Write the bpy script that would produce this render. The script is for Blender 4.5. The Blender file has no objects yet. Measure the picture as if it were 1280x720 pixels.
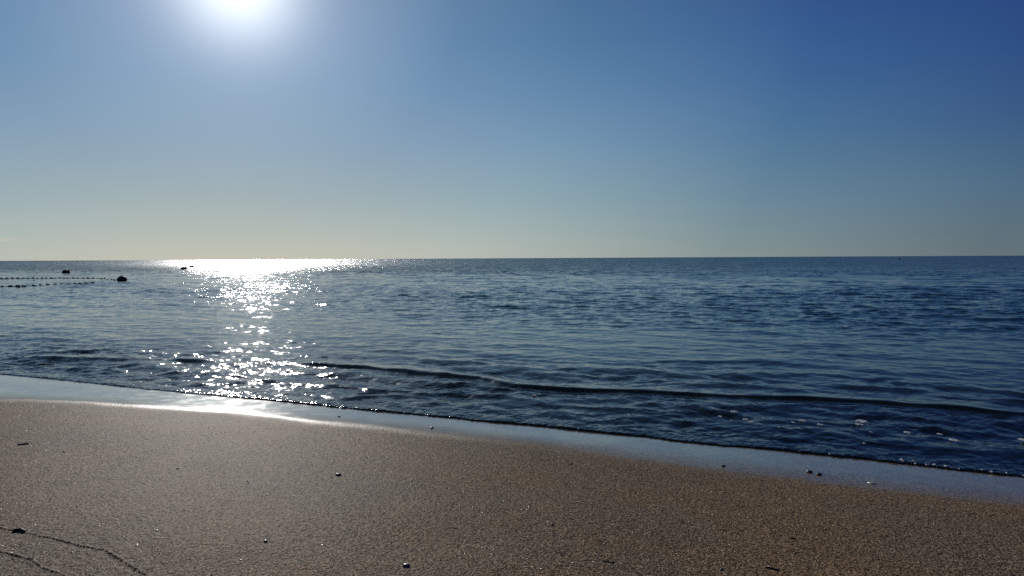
import bpy, bmesh, math, random
import numpy as np
from mathutils import Vector, Matrix

scene = bpy.context.scene
C = scene.collection
rng = np.random.default_rng(7)
random.seed(11)

# ------------------------------------------------------------------ camera
CAM_H = 1.5
FPX = 849.0                       # focal length in pixels of a 1280 px wide frame
PITCH = math.atan(37.4 / FPX)
ROLL = math.radians(0.30)
F_ = Vector((0, math.cos(PITCH), -math.sin(PITCH)))
R0 = Vector((1, 0, 0)); U0 = Vector((0, math.sin(PITCH), math.cos(PITCH)))
R_ = R0 * math.cos(ROLL) - U0 * math.sin(ROLL)
U_ = U0 * math.cos(ROLL) + R0 * math.sin(ROLL)
cam_d = bpy.data.cameras.new("camera")
cam = bpy.data.objects.new("camera", cam_d); C.objects.link(cam)
cam_d.sensor_width = 36.0
cam_d.lens = 36.0 * FPX / 1280.0
cam_d.clip_start = 0.05; cam_d.clip_end = 60000
cam.matrix_world = Matrix(((R_.x, U_.x, -F_.x, 0), (R_.y, U_.y, -F_.y, 0),
                           (R_.z, U_.z, -F_.z, CAM_H), (0, 0, 0, 1)))
scene.camera = cam

# ------------------------------------------------------------------ sun and sky
SUN_EL = math.radians(20.7)
SUN_AZ = math.radians(-21.6)      # from +Y towards +X
SUN = Vector((math.sin(SUN_AZ) * math.cos(SUN_EL), math.cos(SUN_AZ) * math.cos(SUN_EL), math.sin(SUN_EL)))
world = bpy.data.worlds.new("World"); scene.world = world
world.use_nodes = True
wn, wl = world.node_tree.nodes, world.node_tree.links
wn.clear()
def W(t, **k):
    n = wn.new(t)
    for a, b in k.items(): setattr(n, a, b)
    return n
def wmath(op, a, b=None, clamp=False):
    n = W('ShaderNodeMath', operation=op, use_clamp=clamp)
    for i, v in enumerate((a, b)):
        if v is None: continue
        if isinstance(v, (int, float)): n.inputs[i].default_value = v
        else: wl.new(v, n.inputs[i])
    return n.outputs[0]
sky = W('ShaderNodeTexSky', sky_type='NISHITA', sun_disc=False)
sky.sun_elevation = SUN_EL
sky.sun_rotation = SUN_AZ
sky.altitude = 0; sky.air_density = 1.0; sky.dust_density = 0.3; sky.ozone_density = 2.0
tc = W('ShaderNodeTexCoord')
vn = W('ShaderNodeVectorMath', operation='NORMALIZE'); wl.new(tc.outputs['Generated'], vn.inputs[0])
dt = W('ShaderNodeVectorMath', operation='DOT_PRODUCT'); wl.new(vn.outputs[0], dt.inputs[0])
dt.inputs[1].default_value = SUN
cosang = wmath('MAXIMUM', dt.outputs['Value'], 0.0)
sep = W('ShaderNodeSeparateXYZ'); wl.new(vn.outputs[0], sep.inputs[0])
elev = wmath('MAXIMUM', sep.outputs['Z'], 0.0)
# clear morning air: colour by height above the horizon, at four angular distances from the sun
def srgb(c): return tuple((v / 255 / 12.92 if v / 255 <= .04045 else ((v / 255 + .055) / 1.055) ** 2.4) for v in c)
zs_ = (0.0, 0.014, 0.085, 0.165, 0.235, 0.30, 0.36, 0.8)
AIR = [
    (1.00, [(192, 188, 176), (187, 187, 177), (160, 175, 180), (140, 167, 187), (130, 160, 190), (128, 156, 189), (122, 150, 182), (76, 105, 138)]),
    (0.96, [(181, 183, 175), (177, 183, 176), (151, 169, 176), (126, 154, 180), (106, 142, 176), (93, 131, 168), (89, 125, 161), (64, 94, 128)]),
    (0.90, [(171, 181, 177), (168, 180, 176), (139, 165, 175), (114, 148, 176), (93, 131, 167), (77, 117, 157), (69, 107, 149), (50, 80, 112)]),
    (0.73, [(127, 144, 146), (121, 141, 147), (97, 129, 150), (73, 112, 149), (56, 96, 145), (46, 83, 139), (36, 70, 130), (36, 58, 86)]),
    (0.52, [(92, 110, 119), (88, 108, 120), (70, 102, 128), (47, 81, 127), (34, 67, 124), (26, 58, 119), (22, 50, 113), (28, 46, 74)])]
def airramp(cols):
    r = W('ShaderNodeValToRGB'); e = r.color_ramp.elements
    e[0].position = zs_[0]; e[0].color = (*srgb(cols[0]), 1)
    e[1].position = zs_[-1]; e[1].color = (*srgb(cols[-1]), 1)
    for z, c in list(zip(zs_, cols))[1:-1]:
        x = e.new(z); x.color = (*srgb(c), 1)
    wl.new(elev, r.inputs[0])
    return r.outputs[0]
cur = airramp(AIR[-1][1])
for (c1, cols), (c0, _) in zip(AIR[-2::-1], AIR[:0:-1]):
    mr = W('ShaderNodeMapRange', interpolation_type='SMOOTHSTEP')
    wl.new(cosang, mr.inputs[0]); mr.inputs[1].default_value = c0; mr.inputs[2].default_value = c1
    mr.interpolation_type = 'LINEAR'
    mx_ = W('ShaderNodeMix', data_type='RGBA'); wl.new(mr.outputs[0], mx_.inputs[0])
    wl.new(cur, mx_.inputs[6]); wl.new(airramp(cols), mx_.inputs[7]); cur = mx_.outputs[2]
SKYK = 10.0
sc_ = W('ShaderNodeMix', data_type='RGBA', blend_type='MULTIPLY'); sc_.inputs[0].default_value = 1
wl.new(cur, sc_.inputs[6]); sc_.inputs[7].default_value = (SKYK, SKYK, SKYK, 1)
mul2 = W('ShaderNodeMix', data_type='RGBA'); mul2.inputs[0].default_value = 0.04
wl.new(sc_.outputs[2], mul2.inputs[6]); wl.new(sky.outputs[0], mul2.inputs[7])
# aureole round the sun
g1 = wmath('MULTIPLY', wmath('POWER', cosang, 430.0), 8.0)
g2 = wmath('MULTIPLY', wmath('POWER', cosang, 100.0), 1.15)
g3 = wmath('MULTIPLY', wmath('POWER', cosang, 14.0), 0.0)
gl = wmath('ADD', wmath('ADD', g1, g2), g3)
glc = W('ShaderNodeMix', data_type='RGBA', blend_type='MULTIPLY'); glc.inputs[0].default_value = 1
glc.inputs[6].default_value = (1.0, 0.98, 0.95, 1)
wl.new(gl, glc.inputs[7])
addc = W('ShaderNodeMix', data_type='RGBA', blend_type='ADD'); addc.inputs[0].default_value = 1
# a faint thin streak of cloud low over the sea, far left
q1 = wmath('DIVIDE', wmath('SUBTRACT', sep.outputs['Z'], 0.0245), 0.0016)
q2 = wmath('POWER', 2.718, wmath('MULTIPLY', wmath('MULTIPLY', q1, q1), -1.0))
xr = wmath('DIVIDE', sep.outputs['X'], wmath('MAXIMUM', sep.outputs['Y'], 0.05))
mrc = W('ShaderNodeMapRange', interpolation_type='SMOOTHSTEP'); wl.new(xr, mrc.inputs[0])
mrc.inputs[1].default_value = -0.69; mrc.inputs[2].default_value = -0.76; mrc.inputs[3].default_value = 0; mrc.inputs[4].default_value = 0.9
cld = W('ShaderNodeMix', data_type='RGBA'); wl.new(wmath('MULTIPLY', q2, mrc.outputs[0]), cld.inputs[0])
wl.new(mul2.outputs[2], cld.inputs[6]); cld.inputs[7].default_value = (5.4, 5.2, 4.7, 1)
wl.new(cld.outputs[2], addc.inputs[6]); wl.new(glc.outputs[2], addc.inputs[7])
bg = W('ShaderNodeBackground'); bg.inputs[1].default_value = 0.10
wl.new(addc.outputs[2], bg.inputs[0])
wo = W('ShaderNodeOutputWorld'); wl.new(bg.outputs[0], wo.inputs[0])

sl = bpy.data.lights.new("sun", 'SUN'); sl.energy = 3.0; sl.angle = math.radians(0.53)
sl.color = (1.0, 0.95, 0.88)
so = bpy.data.objects.new("sun", sl); C.objects.link(so)
so.rotation_euler = SUN.to_track_quat('Z', 'Y').to_euler()

scene.view_settings.view_transform = 'Standard'
scene.view_settings.look = 'None'
scene.view_settings.gamma = 1
scene.view_settings.exposure = 0.0
scene.cycles.use_denoising = False
scene.cycles.max_bounces = 6
scene.cycles.transparent_max_bounces = 8
scene.cycles.sample_clamp_indirect = 4.0
scene.cycles.filter_width = 1.5

# ------------------------------------------------------------------ shore frame
NX, NY = 0.396, 0.918             # unit vector pointing offshore
TX, TY = 0.918, -0.396            # unit vector along the shore, to the right
D0 = 5.56                         # distance of the waterline from the camera's foot
SLOPE = 0.055                     # beach face

def ray(px, py):
    return F_ * FPX + R_ * (px - 640.0) + U_ * (360.0 - py)

def sand_base(s, d):
    """height of the smooth beach"""
    x = d - D0
    z = np.where(x < 0, -SLOPE * x, -0.085 * x)
    z = np.maximum(z, -6.0)
    z = np.where(x < -9, SLOPE * 9 + (-(x + 9)) * 0.01, z)
    z = z + 0.006 * np.sin(0.9 * s + 0.4 * d) * np.clip(-x, 0, 1) + 0.004 * np.sin(2.3 * d - 0.7 * s + 1) * np.clip(-x, 0, 1)
    return z

def on_sand(px, py):
    v = ray(px, py)
    t = -CAM_H / v.z
    for _ in range(30):
        x, y = v.x * t, v.y * t
        z = float(sand_base(np.array(x * TX + y * TY), np.array(x * NX + y * NY)))
        t = (z - CAM_H) / v.z
    return Vector((v.x * t, v.y * t, z))

def on_water(px, py, z=0.0):
    v = ray(px, py); t = (z - CAM_H) / v.z
    return Vector((v.x * t, v.y * t, z))

def sd(p): return (p.x * TX + p.y * TY, p.x * NX + p.y * NY)

# wavy limits of the swash and of the wet band, measured along the shore
edge_pts = sorted(sd(on_water(x, y)) for x, y in ((0, 468), (80, 476), (150, 484), (230, 492), (300, 498), (400, 508), (480, 515), (560, 523), (640, 530), (720, 538), (800, 546), (880, 556), (960, 562), (1040, 570), (1120, 580), (1200, 589), (1280, 598)))
wet_pts = sorted(sd(on_sand(x, y)) for x, y in ((0, 497), (150, 503), (300, 513), (400, 525), (480, 532), (560, 540), (640, 549), (720, 559), (800, 571), (880, 582), (960, 591), (1040, 602), (1150, 614), (1280, 628)))
es, ed_ = np.array(edge_pts).T
ws, wd_ = np.array(wet_pts).T

_nt = [rng.random((256, 256)) for _ in range(6)]
def vnoise(x, y, k=0):
    """smooth value noise, 0..1, period 256 cells"""
    T = _nt[k]
    xi = np.floor(x).astype(np.int64); yi = np.floor(y).astype(np.int64)
    fx = x - xi; fy = y - yi
    fx = fx * fx * (3 - 2 * fx); fy = fy * fy * (3 - 2 * fy)
    a = T[xi & 255, yi & 255]; b = T[(xi + 1) & 255, yi & 255]
    c = T[xi & 255, (yi + 1) & 255]; d = T[(xi + 1) & 255, (yi + 1) & 255]
    return (a * (1 - fx) + b * fx) * (1 - fy) + (c * (1 - fx) + d * fx) * fy

def sstep(a, b, x):
    t = np.clip((x - a) / (b - a), 0, 1)
    return t * t * (3 - 2 * t)

def edge_d(s):
    base = np.interp(s, es, ed_)
    return base + 0.036 * (vnoise(s * 5 + 9, s * 0 + 3, 0) - .5) + 0.022 * (vnoise(s * 19, s * 0 + 7, 1) - .5) + 0.010 * (vnoise(s * 60, s * 0, 2) - .5)

def wet_d(s):
    return np.interp(s, ws, wd_) + 0.03 * (vnoise(s * 3, s * 0 + 1, 3) - .5)

# ------------------------------------------------------------------ helpers
def grid_mesh(name, X, Y, Z):
    n, m = X.shape
    me = bpy.data.meshes.new(name)
    idx = np.arange(n * m).reshape(n, m)
    quads = np.stack([idx[:-1, :-1], idx[:-1, 1:], idx[1:, 1:], idx[1:, :-1]], -1).reshape(-1, 4)
    me.vertices.add(n * m)
    me.vertices.foreach_set('co', np.stack([X, Y, Z], -1).astype(np.float32).ravel())
    me.loops.add(quads.size)
    me.loops.foreach_set('vertex_index', quads.astype(np.int32).ravel())
    me.polygons.add(len(quads))
    me.polygons.foreach_set('loop_start', np.arange(0, quads.size, 4, dtype=np.int32))
    me.polygons.foreach_set('use_smooth', np.ones(len(quads), dtype=bool))
    me.update(calc_edges=True)
    return me

def vec_attr(me, name, a, b, c):
    at = me.attributes.new(name, 'FLOAT_VECTOR', 'POINT')
    at.data.foreach_set('vector', np.stack([a, b, c], -1).astype(np.float32).ravel())

def link(name, me, mat=None, parent=None, **props):
    o = bpy.data.objects.new(name, me); C.objects.link(o)
    if mat is not None: me.materials.append(mat)
    if parent is not None: o.parent = parent
    for k, v in props.items(): o[k] = v
    return o

class Mat:
    """small wrapper for building node materials"""
    def __init__(s, name):
        s.m = bpy.data.materials.new(name); s.m.use_nodes = True
        s.nt = s.m.node_tree; s.nt.nodes.clear()
        s.out = s.n('ShaderNodeOutputMaterial')
    def n(s, t, **k):
        x = s.nt.nodes.new(t)
        for a, b in k.items(): setattr(x, a, b)
        return x
    def l(s, a, b): s.nt.links.new(a, b)
    def put(s, sock, v):
        if isinstance(v, bpy.types.NodeSocket): s.l(v, sock)
        else: sock.default_value = v
    def math(s, op, a, b=None, c=None, clamp=False):
        x = s.n('ShaderNodeMath', operation=op, use_clamp=clamp)
        for i, v in enumerate((a, b, c)):
            if v is not None: s.put(x.inputs[i], v)
        return x.outputs[0]
    def vec(s, op, a, b=None):
        x = s.n('ShaderNodeVectorMath', operation=op)
        s.put(x.inputs[0], a)
        if b is not None:
            if op == 'SCALE': s.put(x.inputs['Scale'], b)
            else: s.put(x.inputs[1], b)
        return x.outputs['Value'] if op in ('DOT_PRODUCT', 'LENGTH') else x.outputs[0]
    def noise(s, vec, scale, detail=2.0, rough=0.5):
        x = s.n('ShaderNodeTexNoise')
        s.put(x.inputs['Vector'], vec); x.inputs['Scale'].default_value = scale
        x.inputs['Detail'].default_value = detail; x.inputs['Roughness'].default_value = rough
        return x
    def mix(s, f, a, b, blend='MIX'):
        x = s.n('ShaderNodeMix', data_type='RGBA', blend_type=blend)
        s.put(x.inputs[0], f); s.put(x.inputs[6], a); s.put(x.inputs[7], b)
        return x.outputs[2]
    def mixsh(s, f, a, b):
        x = s.n('ShaderNodeMixShader'); s.put(x.inputs[0], f); s.l(a, x.inputs[1]); s.l(b, x.inputs[2])
        return x.outputs[0]
    def maprange(s, v, a, b, c, d):
        x = s.n('ShaderNodeMapRange', interpolation_type='SMOOTHSTEP')
        s.put(x.inputs[0], v)
        for i, q in enumerate((a, b, c, d)): s.put(x.inputs[i + 1], q)
        return x.outputs[0]

# ------------------------------------------------------------------ sand
def sand_material():
    M = Mat('wet_beach_sand')
    g = M.n('ShaderNodeNewGeometry')
    P = g.outputs['Position']
    at = M.n('ShaderNodeAttribute', attribute_name='shore')
    sx = M.n('ShaderNodeSeparateXYZ'); M.l(at.outputs['Vector'], sx.inputs[0])
    film, under, grainy = sx.outputs[0], sx.outputs[1], sx.outputs[2]
    fine = M.noise(P, 190.0, 1.0, 0.5)
    mid = M.noise(P, 75.0, 2.0, 0.6)
    big = M.noise(P, 1.1, 3.0, 0.6)
    blot = M.noise(P, 6.0, 3.0, 0.6)
    v = M.math('ADD', M.math('MULTIPLY', fine.outputs[0], 0.6), M.math('MULTIPLY', mid.outputs[0], 0.4))
    c = M.n('ShaderNodeValToRGB')
    r = c.color_ramp.elements
    r[0].position = 0.40; r[0].color = (0.010, 0.0065, 0.004, 1)  # dark specks: darker grains, plus shadows between grains put into the colour
    r[1].position = 0.61; r[1].color = (0.42, 0.295, 0.185, 1)
    e = r.new(0.5); e.color = (0.115, 0.077, 0.046, 1)
    M.l(v, c.inputs[0])
    tint = M.mix(M.maprange(big.outputs[0], 0.35, 0.65, 0.0, 1.0), (0.92, 0.96, 1.0, 1), (1.08, 1.0, 0.9, 1))
    col = M.mix(1.0, c.outputs[0], tint, 'MULTIPLY')
    col = M.mix(1.0, col, M.mix(blot.outputs[0], (0.88, 0.88, 0.88, 1), (1.1, 1.1, 1.1, 1)), 'MULTIPLY')
    # a few pale mica and shell grains
    sp = M.noise(P, 210.0, 0.0)
    spk = M.maprange(sp.outputs[0], 0.74, 0.80, 0.0, 1.0)
    col = M.mix(M.math('MULTIPLY', spk, grainy), col, (0.75, 0.70, 0.62, 1))
    # saturated sand is darker
    col = M.mix(film, col, M.mix(1.0, col, (0.95, 1.0, 1.0, 1), 'MULTIPLY'))
    # grain facets as slopes
    def slope(scale, amp, det=1.0):
        n = M.noise(P, scale, det)
        q = M.vec('SUBTRACT', n.outputs[1], (0.5, 0.5, 0.5))
        return M.vec('SCALE', q, amp)
    dry = M.vec('ADD', slope(260.0, 1.5), slope(70.0, 0.5))
    dry = M.vec('SCALE', dry, M.math('POWER', grainy, 1.6))
    wetv = M.vec('ADD', slope(14.0, 0.035), M.vec('ADD', slope(3.0, 0.05), slope(120.0, 0.10)))
    tot = M.vec('MULTIPLY', M.vec('ADD', dry, wetv), (1, 1, 0))
    N = M.vec('NORMALIZE', M.vec('ADD', g.outputs['Normal'], tot))
    p = M.n('ShaderNodeBsdfPrincipled')
    M.l(col, p.inputs['Base Color'])
    M.put(p.inputs['Roughness'], M.maprange(grainy, 0.0, 0.8, 0.15, 0.62))
    M.put(p.inputs['Specular IOR Level'], M.maprange(grainy, 0.0, 1.0, 0.22, 0.035))
    p.inputs['IOR'].default_value = 1.45
    M.l(N, p.inputs['Normal'])
    p.inputs['Coat IOR'].default_value = 1.29
    M.put(p.inputs['Coat Weight'], M.math('POWER', film, 2.0))
    M.put(p.inputs['Coat Roughness'], M.math('ADD', M.maprange(film, 1.0, 0.0, 0.09, 0.25), M.maprange(blot.outputs[0], 0.4, 0.65, 0.0, 0.09)))
    Nc = M.vec('NORMALIZE', M.vec('ADD', g.outputs['Normal'], M.vec('MULTIPLY', M.vec('ADD', wetv, M.vec('SCALE', dry, 0.3)), (1, 1, 0))))
    M.l(Nc, p.inputs['Coat Normal'])
    M.l(p.outputs[0], M.out.inputs[0])
    return M.m

# swash marks on the sand: little ridges, given as image-measured paths turned into ground paths
mark_paths = [[(-60, 655), (0, 659), (28, 665), (60, 671), (100, 681), (132, 687), (150, 698), (172, 712), (190, 722)],
              [(-50, 684), (5, 690), (38, 698), (52, 708), (75, 716), (88, 724)]]
mark_world = [[on_sand(*p) for p in path] for path in mark_paths]

def path_dist(X, Y, pts):
    best = np.full(X.shape, 1e9); side = np.zeros(X.shape)
    for a, b in zip(pts[:-1], pts[1:]):
        ax, ay, bx, by = a.x, a.y, b.x, b.y
        L2 = (bx - ax) ** 2 + (by - ay) ** 2
        t = np.clip(((X - ax) * (bx - ax) + (Y - ay) * (by - ay)) / L2, 0, 1)
        qx, qy = X - ax - t * (bx - ax), Y - ay - t * (by - ay)
        dd = np.hypot(qx, qy)
        sg = np.sign((bx - ax) * (Y - ay) - (by - ay) * (X - ax))
        m = dd < best
        best = np.where(m, dd, best); side = np.where(m, sg, side)
    return best, side

def sand_z(X, Y, fine=True):
    s = X * TX + Y * TY; d = X * NX + Y * NY
    z = sand_base(s, d)
    inl = wet_d(s) - d                       # metres inland of the wet band's limit
    gr = sstep(-0.12, 0.30, inl)
    if fine:
        z = z + gr * (0.0028 * (vnoise(X * 150, Y * 150, 0) - .5) + 0.0010 * (vnoise(X * 61 + 31, Y * 61, 1) - .5)
                      + 0.0010 * (vnoise(X * 17, Y * 17 + 5, 2) - .5))
        z = z + sstep(0.2, 2.0, inl) * 0.010 * (vnoise(X * 2.2, Y * 2.2 + 5, 3) - .5)
        near = (np.abs(X) < 6) & (Y < 5)
        for pts in mark_world:
            dd, side = path_dist(X, Y, pts)
            wob = 0.6 + 0.8 * vnoise(X * 22, Y * 22, 4)
            z = z + np.where(dd < 0.08, 0.0035 * wob * np.exp(-(dd / 0.007) ** 2) * 1.0, 0)
            # the swash side lies a hair lower
    return z, s, d, inl, gr

th = np.radians(np.concatenate([np.linspace(-89, -41.5, 60), np.linspace(-41, 41, 1500), np.linspace(41.5, 89, 60)]))
def sand_sheet():
    inv = np.linspace(1 / 2.3, 1 / 14.0, 1100)
    r = 1 / inv
    r = np.concatenate([r, np.geomspace(14.3, 60, 40), np.geomspace(66, 9000, 24)])
    R, T = np.meshgrid(r, th, indexing='ij')
    X = R * np.sin(T); Y = R * np.cos(T)
    z, s, d, inl, gr = sand_z(X, Y)
    z = np.where(R > 2000, np.minimum(z, 0.6), z)
    me = grid_mesh('sand', X, Y, z)
    inl = inl + 0.10 * (vnoise(s * 1.6, d * 5, 4) - .5) + 0.05 * (vnoise(s * 7, d * 16, 5) - .5)
    film = sstep(0.18, -0.34, inl)
    grainy = sstep(-0.12, 0.34, inl)
    vec_attr(me, 'shore', film, sstep(0, 0.3, d - D0), grainy)
    return me
SANDM = sand_material()
link('sand', sand_sheet(), SANDM, kind='structure')
# the beach round and behind the camera
def back_sheet():
    r = np.concatenate([np.linspace(0.0, 2.3, 40), ])
    a = np.radians(np.linspace(-89, 89, 90))
    R, T = np.meshgrid(r, a, indexing='ij')
    X = R * np.sin(T); Y = R * np.cos(T)
    z, s, d, inl, gr = sand_z(X, Y, False)
    me = grid_mesh('sand_foreshore', X, Y, z)
    vec_attr(me, 'shore', z * 0, z * 0, z * 0 + 1)
    return me
link('sand_foreshore', back_sheet(), SANDM, kind='structure')
def rear_sheet():
    r = np.concatenate([np.linspace(0.0, 12, 60), np.geomspace(13, 9000, 40)])
    a = np.radians(np.linspace(89, 271, 120))
    R, T = np.meshgrid(r, a, indexing='ij')
    X = R * np.sin(T); Y = R * np.cos(T)
    z, s, d, inl, gr = sand_z(X, Y, False)
    z = np.clip(z, -6, 1.2)
    me = grid_mesh('sand_backshore', X, Y, z)
    vec_attr(me, 'shore', sstep(0.1, -0.1, inl), z * 0, sstep(-0.1, 0.3, inl))
    return me
link('sand_backshore', rear_sheet(), SANDM, kind='structure')

# ------------------------------------------------------------------ sea
crests = [  # image-measured crest lines -> ground paths; height, shore-side width, sea-side width
    ([(350, 452), (400, 456), (455, 460), (520, 466), (600, 474), (640, 483), (700, 488), (780, 490), (900, 495), (1000, 499), (1100, 505), (1200, 512), (1285, 518), (1400, 528)], 0.027, 0.060, 0.40),
    ([(10, 446), (70, 449), (130, 450), (170, 452)], 0.030, 0.10, 0.30),
    ([(60, 437), (100, 439), (135, 440)], 0.022, 0.10, 0.30),
    ([(200, 449), (240, 451), (275, 452)], 0.030, 0.09, 0.25),
    ([(800, 449), (880, 453), (960, 452), (1010, 456)], 0.022, 0.12, 0.4),
    ([(650, 458), (720, 462), (800, 466)], 0.014, 0.12, 0.35),
    ([(300, 474), (380, 481), (470, 488), (560, 495)], 0.014, 0.07, 0.2),
    ([(620, 502), (700, 508), (790, 512), (870, 518)], 0.012, 0.07, 0.2),
    ([(920, 506), (1020, 514), (1120, 521), (1200, 528)], 0.010, 0.08, 0.2),
    ([(960, 540), (1060, 552), (1150, 560), (1250, 568)], 0.009, 0.06, 0.15),
    ([(60, 460), (120, 466), (170, 469)], 0.014, 0.08, 0.2),
]
WCOMP = []
for i in range(170):
    lam = float(np.exp(rng.uniform(math.log(0.05), math.log(6.0))))
    spread = np.interp(math.log(lam), [math.log(.09), math.log(.6), math.log(7)], [50, 40, 18])
    ang = math.radians(rng.normal(6, spread))
    # travelling towards the shore
    dx, dy = -NX, -NY
    cx = dx * math.cos(ang) - dy * math.sin(ang); cy = dx * math.sin(ang) + dy * math.cos(ang)
    WCOMP.append((lam, cx, cy, rng.uniform(0, 2 * math.pi)))

def sea_state(dd):
    """root-mean-square slope of the water against distance offshore"""
    return np.interp(dd, [0, .15, 1.5, 2.8, 4.2, 7.5, 12, 20, 35, 60, 120, 400, 9000], [0.05, .14, .125, .095, .048, .042, .100, .150, .18, .22, .26, .30, .32])

def sea_sheet():
    tw = np.radians(np.concatenate([np.linspace(-65.5, -41.5, 120), np.linspace(-41, 41, 1500), np.linspace(41.5, 89, 80)]))
    # distance of the swash edge in each direction
    rs = D0 / (np.sin(tw) * NX + np.cos(tw) * NY)
    for _ in range(12):
        X = rs * np.sin(tw); Y = rs * np.cos(tw)
        s = X * TX + Y * TY
        rs = edge_d(s) / (np.sin(tw) * NX + np.cos(tw) * NY)
    lip = np.array([0, .003, .007, .012, .019, .028, .040])
    N = 1000
    u = np.linspace(0, 1, N) ** 1.0
    r0 = rs + 0.05
    inv = (1 / r0)[None, :] * (1 - u[:, None]) + u[:, None] / 200.0
    R = np.concatenate([rs[None, :] + lip[:, None], 1 / inv,
                        np.repeat(np.geomspace(215, 9500, 40)[:, None], len(tw), 1)], 0)
    T = np.repeat(tw[None, :], R.shape[0], 0)
    X = R * np.sin(T); Y = R * np.cos(T)
    s = X * TX + Y * TY; d = X * NX + Y * NY
    off = d - edge_d(s)
    off = np.maximum(off, 0)
    dR = np.gradient(R, axis=0)
    # patches of calmer and rougher water
    st = sea_state(off)
    patch = 0.75 + 0.5 * vnoise(s * 0.30 + 5, off * 0.16, 4)
    nearsh = 0.7 + 0.6 * vnoise(s * 1.1 + 5, off * 0.9, 5)
    st = st * np.where(off < 12, nearsh * 0.5 + patch * 0.5, patch) * (1 + 0.30 * sstep(-3, 3, s) * sstep(1.5, 4, off) * sstep(60, 15, off))
    z = np.zeros_like(R)
    res = np.zeros_like(R)           # resolved slope variance
    per = 1.0 / len(WCOMP)
    warp = 0.25 * (vnoise(s * 0.7, d * 0.7, 2) - .5)
    groupn = [0.5 + 1.0 * vnoise(s * f + 3 * k, d * f * 1.6, k) for k, f in enumerate((0.9, 0.45, 0.22))]
    for i, (lam, cx, cy, ph) in enumerate(WCOMP):
        k = 2 * math.pi / lam
        vis = sstep(2.2, 5.0, lam / dR)
        # long waves are damped close in, short ones far out do not matter
        sh = sstep(0.0, 0.9 * lam + 0.15, off) * (1.0 if lam < 2.5 else sstep(2, 25, off))
        sl_ = math.sqrt(2 * per)
        if not vis.any(): continue
        w = vis * sh * sl_ / k * float(np.interp(lam, [.05, .2, .3, 1.1, 1.6, 3, 4], [.8, .9, 1.6, 1.5, .6, .4, .25])) * groupn[0 if lam < .4 else (1 if lam < 1.5 else 2)]
        arg = k * (cx * X + cy * Y + warp) + ph
        z += w * (np.sin(arg) - 0.22 * np.cos(2 * arg))
        res += (vis * sh) ** 2 * per
    z *= st
    hid = np.sqrt(np.clip(1.01 - res, 0.0, 1.01)) * st
    # crests
    for pts, h, w1, w2 in crests:
        c = np.array(sorted(sd(on_water(*p)) for p in pts))
        dc = np.interp(s, c[:, 0], c[:, 1])
        q = d - dc + 0.03 * (vnoise(s * 4, s * 0, 2) - .5)
        L = c[-1, 0] - c[0, 0]; tp = min(0.8, 0.35 * L)
        taper = sstep(c[0, 0] - 0.02, c[0, 0] + tp, s) * sstep(c[-1, 0] + 0.02, c[-1, 0] - tp, s)
        hh = h * np.interp(s, [-3, -0.5, 1.5, 3.5, 6], [1.15, 1.1, .9, .65, .55]) * taper * (0.75 + 0.5 * vnoise(s * 2.1, s * 0 + h * 100, 1))
        if h > .025:
            z *= 1 - 0.6 * taper * sstep(-.22, -.06, q) * sstep(.55, .2, q)
        z += hh * np.where(q < 0, np.exp(-(q / w1) ** 2), 0.6 * np.exp(-(q / (w1 * 2.6)) ** 2) + 0.4 * np.exp(-(q / w2) ** 2))
        z -= 0.35 * hh * np.exp(-((q + 2.6 * w1) / (1.6 * w1)) ** 2)
    # swash lip
    lipn = 0.25 + 0.6 * vnoise(s * 33, off * 12, 3) + 0.7 * vnoise(s * 4.3, off * 3, 1)
    zs = sand_base(s, d)
    z = z * sstep(0, .35, off) + 0.012 * (1 - np.exp(-off / 0.014)) * lipn * np.exp(-off / .25) + 0.004 * sstep(0, .02, off)
    z += 0.006 * (vnoise(s * 42, off * 42, 0) - .5) * sstep(0, .02, off) * np.exp(-off / 0.2) + 0.004 * (vnoise(s * 90, off * 90, 1) - .5) * sstep(0, .02, off) * np.exp(-off / 0.08)
    z = np.maximum(z, zs + np.where(off > 0.001, 0.002, -0.004))
    z[0, :] = zs[0, :] - 0.006
    me = grid_mesh('sea', X, Y, z)
    depth = np.maximum(z - zs, 0)
    big = sstep(20, 90, R)
    vec_attr(me, 'wave', hid, depth, off)
    return me

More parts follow.
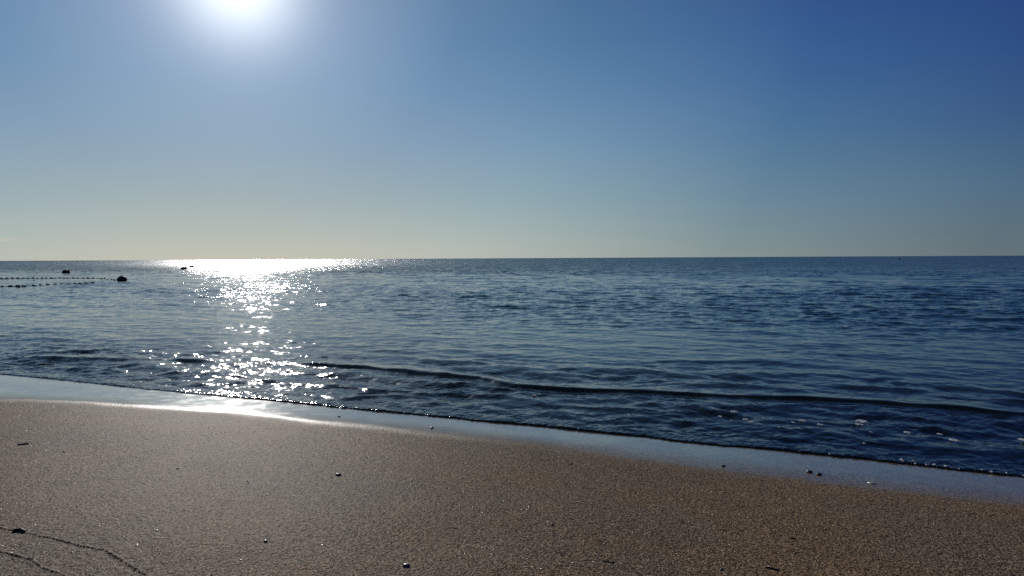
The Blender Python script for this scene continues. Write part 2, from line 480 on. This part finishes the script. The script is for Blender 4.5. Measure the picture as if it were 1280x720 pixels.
def sea_material():
    M = Mat('sea_water')
    g = M.n('ShaderNodeNewGeometry'); P = g.outputs['Position']
    at = M.n('ShaderNodeAttribute', attribute_name='wave')
    sx = M.n('ShaderNodeSeparateXYZ'); M.l(at.outputs['Vector'], sx.inputs[0])
    hid, depth, off = sx.outputs[0], sx.outputs[1], sx.outputs[2]
    # shore-aligned coordinates: along, across (waves are longer along the shore)
    al = M.vec('DOT_PRODUCT', P, (TX, TY, 0)); ac = M.vec('DOT_PRODUCT', P, (NX, NY, 0))
    cb = M.n('ShaderNodeCombineXYZ'); M.l(M.math('MULTIPLY', al, 0.7), cb.inputs[0]); M.l(ac, cb.inputs[1])
    Q = cb.outputs[0]
    def slope(scale, amp, det=1.0):
        n = M.noise(Q, scale, det, 0.55)
        q = M.vec('SUBTRACT', n.outputs[1], (0.5, 0.5, 0.5))
        return M.vec('SCALE', q, amp)
    far = M.maprange(off, 12.0, 70.0, 0.0, 1.0)
    near_s = M.vec('ADD', slope(16.0, 5.0, 2.0), slope(5.0, 4.5, 2.0))
    far_s = M.vec('ADD', slope(2.2, 9.5, 3.0), slope(0.5, 7.0, 3.0))
    mx = M.n('ShaderNodeMix', data_type='VECTOR'); M.l(far, mx.inputs[0]); M.l(near_s, mx.inputs[4]); M.l(far_s, mx.inputs[5])
    sl2 = M.vec('SCALE', mx.outputs[1], hid)
    capil = M.vec('SCALE', slope(38.0, 0.08, 2.0), M.maprange(off, 0.0, 8.0, 0.5, 0.25))
    sl2 = M.vec('ADD', sl2, capil)
    s3 = M.n('ShaderNodeSeparateXYZ'); M.l(sl2, s3.inputs[0])
    # steep faces lean to the shore
    a, b = M.math('MULTIPLY', s3.outputs[0], M.maprange(off, 10.0, 60.0, 1.1, 1.0)), s3.outputs[1]
    bneg = M.math('MULTIPLY', M.math('ABSOLUTE', b), -1.0)
    b2 = M.n('ShaderNodeMix', data_type='FLOAT'); M.l(M.math('MAXIMUM', far, M.maprange(off, 1.5, 5.0, 0.55, 0.12)), b2.inputs[0]); M.l(b, b2.inputs[2]); M.l(bneg, b2.inputs[3])
    nd = M.n('ShaderNodeMix', data_type='VECTOR'); M.l(far, nd.inputs[0]); nd.inputs[4].default_value = (NX, NY, 0); nd.inputs[5].default_value = (-0.30, 0.954, 0)
    va = M.vec('SCALE', (TX, TY, 0), a); vb = M.vec('SCALE', nd.outputs[1], b2.outputs[0])
    N = M.vec('NORMALIZE', M.vec('ADD', M.vec('ADD', g.outputs['Normal'], va), vb))
    fr = M.n('ShaderNodeFresnel'); fr.inputs[0].default_value = 1.333; M.l(N, fr.inputs[1])
    gl = M.n('ShaderNodeBsdfGlossy', distribution='GGX'); M.put(gl.inputs['Roughness'], M.maprange(off, 15.0, 160.0, 0.06, 0.24))
    gl.inputs['Color'].default_value = (1, 1, 1, 1); M.l(N, gl.inputs['Normal'])
    df = M.n('ShaderNodeBsdfDiffuse')
    rp = M.n('ShaderNodeValToRGB'); re = rp.color_ramp.elements
    re[0].position = 0.0; re[0].color = (0.050, 0.038, 0.026, 1)
    re[1].position = 1.0; re[1].color = (0.012, 0.046, 0.048, 1)
    e = re.new(0.07); e.color = (0.046, 0.044, 0.034, 1)
    e = re.new(0.25); e.color = (0.030, 0.052, 0.046, 1)
    M.l(M.math('DIVIDE', off, 12.0, clamp=True), rp.inputs[0])
    deep = M.mix(M.maprange(off, 12.0, 200.0, 0.0, 1.0), rp.outputs[0], (0.002, 0.050, 0.052, 1))
    M.l(deep, df.inputs['Color'])
    tr = M.n('ShaderNodeBsdfTransparent')
    M.l(M.mix(M.maprange(depth, 0.0, 0.12, 0.0, 1.0), (0.90, 0.88, 0.84, 1), (0.70, 0.68, 0.60, 1)), tr.inputs[0])
    body = M.mixsh(M.maprange(depth, 0.03, 0.65, 0.0, 1.0), tr.outputs[0], df.outputs[0])
    sh = M.mixsh(fr.outputs[0], body, gl.outputs[0])
    M.l(sh, M.out.inputs[0])
    return M.m
link('sea', sea_sheet(), sea_material(), kind='structure')

# ------------------------------------------------------------------ simple materials
def plain(name, col, rough=0.6, var=0.3, scale=80.0, spec=0.4, col2=None):
    M = Mat(name)
    tcn = M.n('ShaderNodeTexCoord')
    n = M.noise(tcn.outputs['Object'], scale, 3.0, 0.6)
    c2 = col2 or tuple(min(1, c * (1 - var)) for c in col)
    c = M.mix(M.maprange(n.outputs[0], 0.35, 0.65, 0, 1), (*col, 1), (*c2, 1))
    p = M.n('ShaderNodeBsdfPrincipled')
    M.l(c, p.inputs['Base Color']); p.inputs['Roughness'].default_value = rough
    p.inputs['Specular IOR Level'].default_value = spec
    bmp = M.n('ShaderNodeBump'); bmp.inputs['Strength'].default_value = 0.4; bmp.inputs['Distance'].default_value = 0.002
    M.l(n.outputs[0], bmp.inputs['Height']); M.l(bmp.outputs[0], p.inputs['Normal'])
    M.l(p.outputs[0], M.out.inputs[0])
    return M.m
PEB = plain('dark_wet_stone', (0.035, 0.030, 0.028), 0.25, 0.5, 200, 0.5)
PEB2 = plain('grey_stone', (0.10, 0.09, 0.085), 0.3, 0.5, 150, 0.5)
WEED = plain('dried_seaweed', (0.020, 0.014, 0.010), 0.6, 0.5, 120)
SHELL = plain('white_shell', (0.85, 0.82, 0.76), 0.22, 0.10, 150, 0.6)
FOAM = plain('sea_foam', (0.92, 0.93, 0.94), 0.6, 0.1, 300)
_nt2 = FOAM.node_tree
_p = [n for n in _nt2.nodes if n.type == 'BSDF_PRINCIPLED'][0]
_t = _nt2.nodes.new('ShaderNodeBsdfTranslucent'); _t.inputs[0].default_value = (.97, .98, .98, 1)
_m = _nt2.nodes.new('ShaderNodeMixShader'); _m.inputs[0].default_value = 0.65
_nt2.links.new(_p.outputs[0], _m.inputs[1]); _nt2.links.new(_t.outputs[0], _m.inputs[2])
_nt2.links.new(_m.outputs[0], [n for n in _nt2.nodes if n.type == 'OUTPUT_MATERIAL'][0].inputs[0])
BUOY = plain('weathered_buoy_plastic', (0.055, 0.030, 0.020), 0.6, 0.5, 12, 0.3)
BUOYD = plain('black_buoy_plastic', (0.018, 0.017, 0.018), 0.6, 0.4, 12, 0.3)
ROPE = plain('tarred_rope', (0.020, 0.018, 0.016), 0.9, 0.4, 60, 0.2)
FLOATM = plain('dark_float_plastic', (0.022, 0.020, 0.022), 0.6, 0.5, 20, 0.3)

def bm_to(name, bm, mat, parent=None, smooth=True, **props):
    me = bpy.data.meshes.new(name); bm.to_mesh(me); bm.free()
    if smooth:
        me.polygons.foreach_set('use_smooth', np.ones(len(me.polygons), dtype=bool))
    return link(name, me, mat, parent, **props)

def lumpy(bm, radii, rseed, sub=3, rough=0.14, off=(0, 0, 0), freq=2.2):
    """an irregular stone-like lump"""
    from mathutils import noise as mn
    r = bmesh.ops.create_icosphere(bm, subdivisions=sub, radius=1.0)
    for v in r['verts']:
        k = 1 + rough * 2 * mn.noise(v.co * freq + Vector((rseed * 3.1, rseed, 0))) 
        v.co = Vector((v.co.x * k * radii[0] + off[0], v.co.y * k * radii[1] + off[1], v.co.z * k * radii[2] + off[2]))
    return r['verts']

def tube(bm, pts, rads, seg=8):
    rings = []
    for i, p in enumerate(pts):
        a = pts[max(i - 1, 0)]; b = pts[min(i + 1, len(pts) - 1)]
        t = (b - a).normalized()
        u = t.cross(Vector((0, 0, 1)))
        if u.length < 1e-4: u = Vector((1, 0, 0))
        u.normalize(); w = u.cross(t)
        rings.append([bm.verts.new(p + (u * math.cos(2 * math.pi * k / seg) + w * math.sin(2 * math.pi * k / seg)) * rads[i]) for k in range(seg)])
    for r1, r2 in zip(rings[:-1], rings[1:]):
        for k in range(seg):
            bm.faces.new((r1[k], r1[(k + 1) % seg], r2[(k + 1) % seg], r2[k]))
    bm.faces.new(rings[0]); bm.faces.new(list(reversed(rings[-1])))

def lathe(bm, prof, seg=32, mtx=None):
    """prof: list of (radius, z)"""
    rings = []
    for r, z in prof:
        if r < 1e-6: rings.append([bm.verts.new((0, 0, z))])
        else: rings.append([bm.verts.new((r * math.cos(2 * math.pi * k / seg), r * math.sin(2 * math.pi * k / seg), z)) for k in range(seg)])
    for a, b in zip(rings[:-1], rings[1:]):
        for k in range(seg):
            k2 = (k + 1) % seg
            if len(a) == 1: bm.faces.new((a[0], b[k2], b[k]))
            elif len(b) == 1: bm.faces.new((a[k], a[k2], b[0]))
            else: bm.faces.new((a[k], a[k2], b[k2], b[k]))
    vs = [v for r in rings for v in r]
    if mtx is not None: bmesh.ops.transform(bm, matrix=mtx, verts=vs)
    bmesh.ops.recalc_face_normals(bm, faces=bm.faces)
    return vs

def surf_z(x, y):
    z, *_ = sand_z(np.array([[x]]), np.array([[y]]))
    return float(z[0, 0])

def m_per_px(p):
    return (p - Vector((0, 0, CAM_H))).length / FPX

# ------------------------------------------------------------------ small things on the sand
# (px, py, width in px, shape, angle, label)
pebbles = [
    (423, 594, 7.5, 2, 5, 'small flat two-tone pebble alone on the sand left of centre'),
    (508, 707, 9.0, 2, 20, 'largest pebble, grey and rounded, at the bottom edge of the sand left of centre'),
    (690, 657, 4.5, 1, 10, 'small round dark pebble beside a pale chip, lower middle of the sand'),
    (904, 583, 5.0, 1, 0, 'single dark pebble at the landward rim of the wet band, right of centre'),
    (1012, 590.5, 7.0, 1, 0, 'left one of the two dark pebbles side by side in the wet band'),
    (1024, 593.5, 7.0, 1, 8, 'right one of the two dark pebbles side by side in the wet band'),
    (540, 535, 4.5, 1, 0, 'tiny dark pebble lying in the shiny wet band near the middle'),
    (424, 521, 3.5, 1, 0, 'tiniest dark pebble in the bright wet band, left of the middle'),
    (222, 586, 3.2, 1, 0, 'tiny dark pebble on the upper left sand'),
    (332, 677, 4.5, 1, 0, 'dark pebble in the lower left of the sand beside a pale chip'),
    (902, 712, 4.0, 1, 0, 'small dark pebble near the bottom edge, right of the middle'),
]
for i, (x, y, w, kd, a, lab) in enumerate(pebbles):
    p = on_sand(x, y); p.z = surf_z(p.x, p.y); m = m_per_px(p) * w / 2 * 0.92
    bm = bmesh.new()
    lumpy(bm, (m, m * 0.75, m * 0.48), i + 1.3, 3, 0.13)
    if kd == 2:
        for v in bm.verts:
            if v.co.z > m * 0.34: v.co.z = m * 0.34 + (v.co.z - m * 0.34) * 0.4
    o = bm_to('pebble', bm, PEB if kd == 1 else PEB2, label=lab, category='pebble', group='pebbles scattered on the sand')
    o.location = p + Vector((0, 0, m * 0.22)); o.rotation_euler.z = math.radians(a)
    if kd == 2:
        bm = bmesh.new()
        lumpy(bm, (m * 0.55, m * 0.42, m * 0.10), i + 7.3, 3, 0.2, (-m * 0.1, 0.0, m * 0.36))
        bm_to('pale_crust', bm, SHELL, o)

weeds = [
    (29, 556, 9, 3, 'short dark forked twig on the upper left sand below the bright streak', 1),
    (311, 602, 8, -35, 'short dark slanting twig on the left half of the sand', 0),
    (24.5, 664, 14, -5, 'thick black stick at the left edge lying on the curved swash mark', 2),
    (697, 686.5, 8, -35, 'upper dark seaweed scrap of the pair near the bottom middle', 1),
    (699.5, 691.5, 7, -5, 'lower dark seaweed scrap of the pair near the bottom middle', 0),
    (757, 702, 8, -15, 'left dark seaweed scrap of the two nearly touching at the bottom', 0),
    (765, 703.5, 7, 0, 'right dark seaweed scrap of the two nearly touching at the bottom', 0),
    (991, 673.5, 7, -20, 'uppermost of three dark seaweed bits at the lower right', 0),
    (970, 692, 6, -25, 'middle one of three dark seaweed bits at the lower right', 0),
    (966, 711.5, 13, -15, 'lowest and longest of three dark seaweed bits at the lower right', 1),
    (907, 663, 7, -15, 'faint thin twig on the sand right of the middle', 3),
    (569, 660.5, 6, 15, 'tiny dark twig on the lower sand near the middle', 3),
    (713, 580.5, 6, 25, 'tiny pale-tipped twig just below the wet band near the middle', 3),
    (80, 565, 7, -20, 'thin faint twig on the upper left sand right of the forked twig', 3),
]
for i, (x, y, w, a, lab, kd) in enumerate(weeds):
    p = on_sand(x, y); p.z = surf_z(p.x, p.y); m = m_per_px(p) * w
    rr = m * {0: .09, 1: .085, 2: .10, 3: .06}[kd]
    bm = bmesh.new()
    # screen angle -> ground angle: across view is x, depth is foreshortened
    dep = math.tan(math.radians(a)) * (p.length / CAM_H) * (0.2 if kd == 2 else 0.75)
    dirv = Vector((1, dep, 0)); ln = m
    n = 9
    pts, rd = [], []
    for k in range(n):
        t = k / (n - 1) - .5
        pts.append(Vector((ln * t, ln * dep * t + ln * .12 * math.sin(5 * t + i), rr * .45 + abs(rr * .15 * math.sin(4 * t + i)))))
        rd.append(rr * (0.55 + 0.6 * math.cos(t * 2.7)) * random.uniform(.8, 1.2))
    tube(bm, pts, rd, 8)
    if kd == 1:
        tube(bm, [pts[3], pts[3] + Vector((ln * .12, ln * .25, rr * .8)), pts[3] + Vector((ln * .3, ln * .5, rr * .6))], [rr * .7, rr * .5, rr * .25], 7)
    o = bm_to('twig' if 'twig' in lab or 'stick' in lab else 'seaweed_scrap', bm, WEED, label=lab,
              category='twig' if 'twig' in lab or 'stick' in lab else 'seaweed', group='twigs and seaweed scraps on the sand')
    o.location = p

shells = [
    (50, 625, 3.6, 'white shell chip on the left sand above the black stick'),
    (195, 662.5, 5.5, 'brightest and largest white shell chip, lower left sand'),
    (171, 680, 3.8, 'white shell chip just below the brightest one at the lower left'),
    (167, 629, 2.6, 'tiny white shell chip in the middle of the left sand'),
    (403, 681, 3.8, 'pale shell chip right of the dark pebble on the lower left sand'),
    (427, 644, 2.8, 'tiny pale shell chip on the sand below the two-tone pebble'),
    (755, 680, 2.8, 'pale chip on the bottom middle sand above the two seaweed scraps'),
    (829, 613, 2.8, 'tiny pale chip on the sand right of the middle below the wet band'),
    (1090, 604.5, 9.0, 'thin pale sliver of shell lying in the wet band at the right'),
    (688.5, 654.5, 2.8, 'pale chip touching the small round dark pebble in the lower middle'),
    (582, 669.5, 3.0, 'tiny pale chip on the lower sand near the middle'),
    (301, 699.5, 3.2, 'pale chip near the bottom edge of the left sand'),
    (124, 657.5, 2.6, 'tiny pale chip left of the brightest shell chip'),
    (345, 605.5, 2.4, 'tiny pale chip on the sand right of the slanting twig'),
]
for i, (x, y, w, lab) in enumerate(shells):
    p = on_sand(x, y); p.z = surf_z(p.x, p.y); m = m_per_px(p) * w / 2
    bm = bmesh.new()
    # a curved fragment: domed cap with broken rim
    seg = 18; rings = []
    for j in range(5):
        t = j / 4
        rings.append([bm.verts.new((m * t * math.cos(2 * math.pi * k / seg) * (1 + .25 * t * math.sin(3.1 * k + i)),
                                    m * t * (.6 if w > 8 else .8) * math.sin(2 * math.pi * k / seg) * (1 + .2 * t * math.cos(2.3 * k + i)),
                                    m * .22 * (1 - t * t))) for k in range(seg)] if j else [bm.verts.new((0, 0, m * .22))])
    for k in range(seg): bm.faces.new((rings[0][0], rings[1][k], rings[1][(k + 1) % seg]))
    for a_, b_ in zip(rings[1:-1], rings[2:]):
        for k in range(seg): bm.faces.new((a_[k], b_[k], b_[(k + 1) % seg], a_[(k + 1) % seg]))
    bmesh.ops.solidify(bm, geom=bm.faces[:], thickness=m * .12)
    o = bm_to('shell_chip', bm, SHELL, label=lab, category='shell', group='pale shell chips on the sand')
    o.location = p + Vector((0, 0, m * .1)); o.rotation_euler = (random.uniform(-.02, .16), random.uniform(-.08, .08), random.uniform(-.5, .5))

# debris along the swash marks: countless crumbs
def debris():
    bm = bmesh.new()
    r = random.Random(5)
    for pts in mark_world:
        for a, b in zip(pts[:-1], pts[1:]):
            n = int((b - a).length / 0.0045)
            for k in range(n):
                if r.random() < 0.45: continue
                q = a.lerp(b, r.random()) + Vector((r.gauss(0, .003), r.gauss(0, .003), 0))
                q.z = surf_z(q.x, q.y) + 0.001
                sz = r.uniform(.0008, .0024)
                ang = r.uniform(0, 3.14)
                vs = bmesh.ops.create_icosphere(bm, subdivisions=1, radius=1)['verts']
                for v in vs:
                    x, y = v.co.x * sz * 1.6, v.co.y * sz
                    v.co = Vector((q.x + x * math.cos(ang) - y * math.sin(ang), q.y + x * math.sin(ang) + y * math.cos(ang), q.z + v.co.z * sz * .6))
    bm_to('swash_debris', bm, WEED, kind='stuff', label='thin dark curving lines of seaweed crumbs left by the swash', category='debris')
debris()

# coarse grains strewn through the sand
def grains():
    r = random.Random(9)
    base = bmesh.new(); bmesh.ops.create_icosphere(base, subdivisions=1, radius=1)
    V = np.array([v.co[:] for v in base.verts]); Fc = np.array([[v.index for v in f.verts] for f in base.faces]); base.free()
    for name, n, mat, lab, lo, hi in (('coarse_dark_grains', 5200, PEB2, 'coarse dark grains strewn over the damp sand', .0012, .0030),
                                      ('coarse_pale_grains', 2200, SHELL, 'coarse pale grains and shell dust strewn over the damp sand', .0008, .0020)):
        co, fs = [], []
        rr = np.random.default_rng(n)
        # uniformly per unit ground area in front of the viewer
        X = rr.uniform(-6, 5, n * 3); Y = rr.uniform(2.4, 7.5, n * 3)
        s = X * TX + Y * TY; d = X * NX + Y * NY
        ok = (wet_d(s) - d > .1) & (np.abs(X) < Y * .85)
        X, Y = X[ok][:n], Y[ok][:n]
        Z, *_ = sand_z(X[None, :], Y[None, :]); Z = Z[0]
        sz = rr.uniform(lo, hi, len(X)); k = rr.uniform(.6, 1.4, (len(X), 3)); k[:, 2] *= .7
        A = (V[None] * k[:, None, :] * sz[:, None, None] + np.stack([X, Y, Z + sz * .2], -1)[:, None, :]).reshape(-1, 3)
        Fa = (Fc[None] + (np.arange(len(X)) * len(V))[:, None, None]).reshape(-1, 3)
        me = bpy.data.meshes.new(name); me.from_pydata(A.tolist(), [], Fa.tolist())
        link(name, me, mat, kind='stuff', label=lab, category='grains')
grains()

# ------------------------------------------------------------------ foam
foam = [
    (900, 521, 6, 'small foam fleck, leftmost of the flecks right of centre in the shallows'),
    (918, 515, 9, 'thin foam fleck lying highest among the left cluster in the shallows'),
    (914.5, 526, 3.5, 'tiny foam dot under the thin high fleck in the shallows'),
    (932, 524.5, 7, 'foam fleck left of its touching pair in the shallows'),
    (938.5, 527.5, 6, 'foam fleck right of its touching pair in the shallows'),
    (992, 528.5, 5.5, 'small foam fleck midway between the touching pair and the biggest patch'),
    (1003, 526, 8, 'slanting foam fleck left of the biggest patch'),
    (1025, 531, 7, 'faint long foam fleck just left of the biggest patch'),
    (974, 534.5, 4, 'tiny faint foam dot below the row of flecks'),
    (1077, 527, 12, 'biggest foam patch, bright white, upper lobe'),
    (1074, 531, 8, 'bright foam lump just under the biggest patch'),
    (1089, 540.5, 4, 'tiny foam dot below right of the biggest patch'),
    (1134, 541, 8, 'oval foam fleck right of the biggest patch'),
    (1174, 543, 6, 'dull foam fleck between the oval one and the slanted one at the right'),
    (1193, 550.5, 10, 'slanted foam fleck low at the right'),
    (1278, 550, 8, 'foam fleck cut by the right edge of the frame'),
    (1080, 554.5, 4, 'small foam dot close to the swash edge at the right'),
    (668, 494.5, 6, 'lone foam fleck below the little breaking crest near the middle'),
    (786, 519, 5, 'small foam fleck in the shallows right of the lone fleck'),
]
for i, (x, y, w, lab) in enumerate(foam):
    p = on_water(x, y, 0.012); m = m_per_px(p) * w / 2 * 0.8
    r = random.Random(i * 7 + 1)
    bm = bmesh.new()
    for k in range(14 + int(w * 2)):
        a = r.uniform(0, 6.28); q = r.random() ** .6
        sz = m * r.uniform(.10, .26)
        lumpy(bm, (sz * 1.5, sz * 1.6, min(sz * .5, .006)), r.random() * 9, 2, .12, (q * m * math.cos(a), q * m * 1.3 * math.sin(a), 0))
    o = bm_to('foam_fleck', bm, FOAM, label=lab, category='foam', group='flecks of foam floating in the shallows')
    o.location = p + Vector((0, 0, 0.004)); o['floating'] = True

def edge_foam():
    bm = bmesh.new(); r = random.Random(3)
    V = []
    for k in range(900):
        s = r.uniform(-9.5, 1.6)
        dens = float(vnoise(np.array(s * 2.1), np.array(0.5), 4))
        if r.random() > (dens - .5) * 1.8: continue
        s += r.gauss(0, .01)
        d = float(edge_d(np.array(s))) + abs(r.gauss(0, .035)) + 0.004
        x, y = s * TX + d * NX, s * TY + d * NY
        sz = .0014 + .0062 * r.random() ** 3
        vs = bmesh.ops.create_icosphere(bm, subdivisions=2, radius=sz)['verts']
        for v in vs: v.co = Vector((v.co.x * 1.4 + x, v.co.y + y, v.co.z * .8 + 0.016))
    bm_to('swash_bubbles', bm, FOAM, kind='stuff', label='broken white bubbles along the front edge of the swash', category='foam')
edge_foam()

# ------------------------------------------------------------------ buoys and float lines
def empty(name, loc, **props):
    o = bpy.data.objects.new(name, None); C.objects.link(o); o.location = loc
    for k, v in props.items(): o[k] = v
    return o
def ball_buoy(px, py, wpx, lab, hfac=1.0, eye=True, mat=BUOYD, lean=0.0):
    p = on_water(px, py, 0.0)
    r = m_per_px(p) * wpx / 2
    root = empty('buoy', p, label=lab, category='buoy', group='dark buoys out on the water')
    bm = bmesh.new()
    prof = [(0, -.55 * r)]
    for k in range(1, 15):
        a = -math.pi / 2 + math.pi * k / 15
        z = r * hfac * math.sin(a) * .95 + r * .35
        rad = r * math.cos(a)
        if abs(k - 7.5) < .8: rad *= 1.04
        prof.append((rad, z))
    prof.append((0, r * hfac * .95 + r * .35))
    prof[0] = (0, -r * hfac * .95 + r * .35)
    lathe(bm, prof, 32)
    b = bm_to('hull', bm, mat, root)
    if eye:
        bm = bmesh.new()
        top = r * hfac * .95 + r * .33
        pts = [Vector((r * .22 * math.cos(t), 0, top + r * .22 * math.sin(t))) for t in np.linspace(0, math.pi, 9)]
        tube(bm, pts, [r * .055] * 9, 8)
        bm_to('lifting_eye', bm, ROPE, root)
        bm = bmesh.new()
        lathe(bm, [(r * 1.01, r * .25), (r * 1.09, r * .29), (r * 1.09, r * .41), (r * 1.01, r * .45)], 32)
        bm_to('belt', bm, ROPE, root)
    root.rotation_euler = (0, lean, 0)
    return root, p, r
bigroot, bigp, bigr = ball_buoy(152.5, 351.5, 9.6, 'big round dark buoy at the end of the float line, largest of the buoys', 0.9)

def marker_buoy(px, py, wpx, lab, side=1, tall=.8):
    """low round hull with a short top mark leaning to one side"""
    p = on_water(px, py, 0.0); r = m_per_px(p) * wpx / 2
    root = empty('buoy', p, label=lab, category='buoy', group='dark buoys out on the water')
    bm = bmesh.new()
    prof = [(0, -.3 * r)] + [(r * math.cos(a), r * tall * math.sin(a) + .15 * r) for a in np.linspace(-.45, 1.45, 12)] + [(0, r * tall + .15 * r)]
    lathe(bm, prof, 28)
    bm_to('hull', bm, BUOYD, root)
    bm = bmesh.new()
    tube(bm, [Vector((side * r * .45, 0, r * .4)), Vector((side * r * .75, 0, r * .8)), Vector((side * r * .98, 0, r * 1.02))], [r * .24, r * .2, r * .17], 10)
    bm_to('top_mark', bm, BUOYD, root)
    return root
marker_buoy(82.5, 341.4, 7.6, 'dark humped buoy behind the float line near the left edge')
marker_buoy(229.5, 337.0, 6.6, 'dark buoy at the left side of the sun glitter, left of a smaller one', 1, .75)
marker_buoy(239.2, 334.1, 5.0, 'small dark buoy just right of and beyond another in the sun glitter', 1, .6)
marker_buoy(301, 331.0, 2.4, 'tiny far buoy in the middle of the sun glitter', -1, .8)
marker_buoy(1124, 324.5, 2.6, 'tiny lone buoy far out near the horizon at the right', 1, .8)

float_master = {}
def float_line(name, pix, fw, lab, end=None):
    P = [on_water(x, y, 0.0) for x, y in pix]
    root = empty(name, P[0], label=lab, category='float line', group='strings of small dark floats')
    loc = [p - P[0] for p in P]
    # rope
    rp = []
    for a, b in zip(loc[:-1], loc[1:]):
        rp += [a.copy() + Vector((0, 0, .035)), a.lerp(b, .5) + Vector((0, 0, .012))]
    rp.append(loc[-1] + Vector((0, 0, .035)))
    if end is not None: rp.append(end - P[0])
    bm = bmesh.new(); tube(bm, rp, [.018] * len(rp), 8); bm_to('rope', bm, ROPE, root)
    L = fw
    for i, q in enumerate(loc):
        a = loc[max(i - 1, 0)]; b = loc[min(i + 1, len(loc) - 1)]
        ang = math.atan2((b - a).y, (b - a).x)
        if 'm' not in float_master:
            bm = bmesh.new()
            prof = [(0, -.5), (.14, -.49), (.20, -.42), (.235, -.28), (.24, 0), (.235, .28), (.20, .42), (.14, .49), (0, .5)]
            lathe(bm, prof, 20, Matrix.Rotation(math.pi / 2, 4, 'Y'))
            o = bm_to('float', bm, FLOATM, root); float_master['m'] = o
        else:
            o = float_master['m'].copy(); C.objects.link(o); o.parent = root
        sc = L * random.uniform(.85, 1.15)
        o.scale = (sc, sc, sc); o.location = q + Vector((0, 0, random.uniform(.03, .06)))
        o.rotation_euler = (0, random.uniform(-.12, .12), ang + random.uniform(-.1, .1))
xsA = [-27, -21, -15, -9, -3.5, 2, 8.5, 15.5, 22.5, 29, 35, 41.5, 46.5, 52.7, 57.7, 64, 69, 74.5, 80, 84.5, 91.5, 97, 104, 110, 116.7, 122.4, 126.6, 130.8, 135, 139.5, 143]
float_line('float_line', [(x, 348.3 + (0.5 if x > 125 else 0) + (1.0 if x > 132 else 0) + (.8 if x > 141 else 0) + .15 * math.sin(x)) for x in xsA], .23,
           'farther string of small dark floats leading to the big round buoy', end=bigp + Vector((-bigr * .9, 0, .05)))
ptB = [(-24, 361.5), (-13, 360.4), (-5, 359.8), (3, 359.0), (13, 358.7), (22.5, 358.5), (30, 358.2), (42, 357.7), (51, 357.1), (60, 356.5), (69, 356.1), (77, 355.8), (86, 355.3), (94, 355), (100, 354.7), (108, 354.4), (116, 354.2)]
float_line('float_line', ptB, .22, 'nearer string of small dark floats ending free in open water')
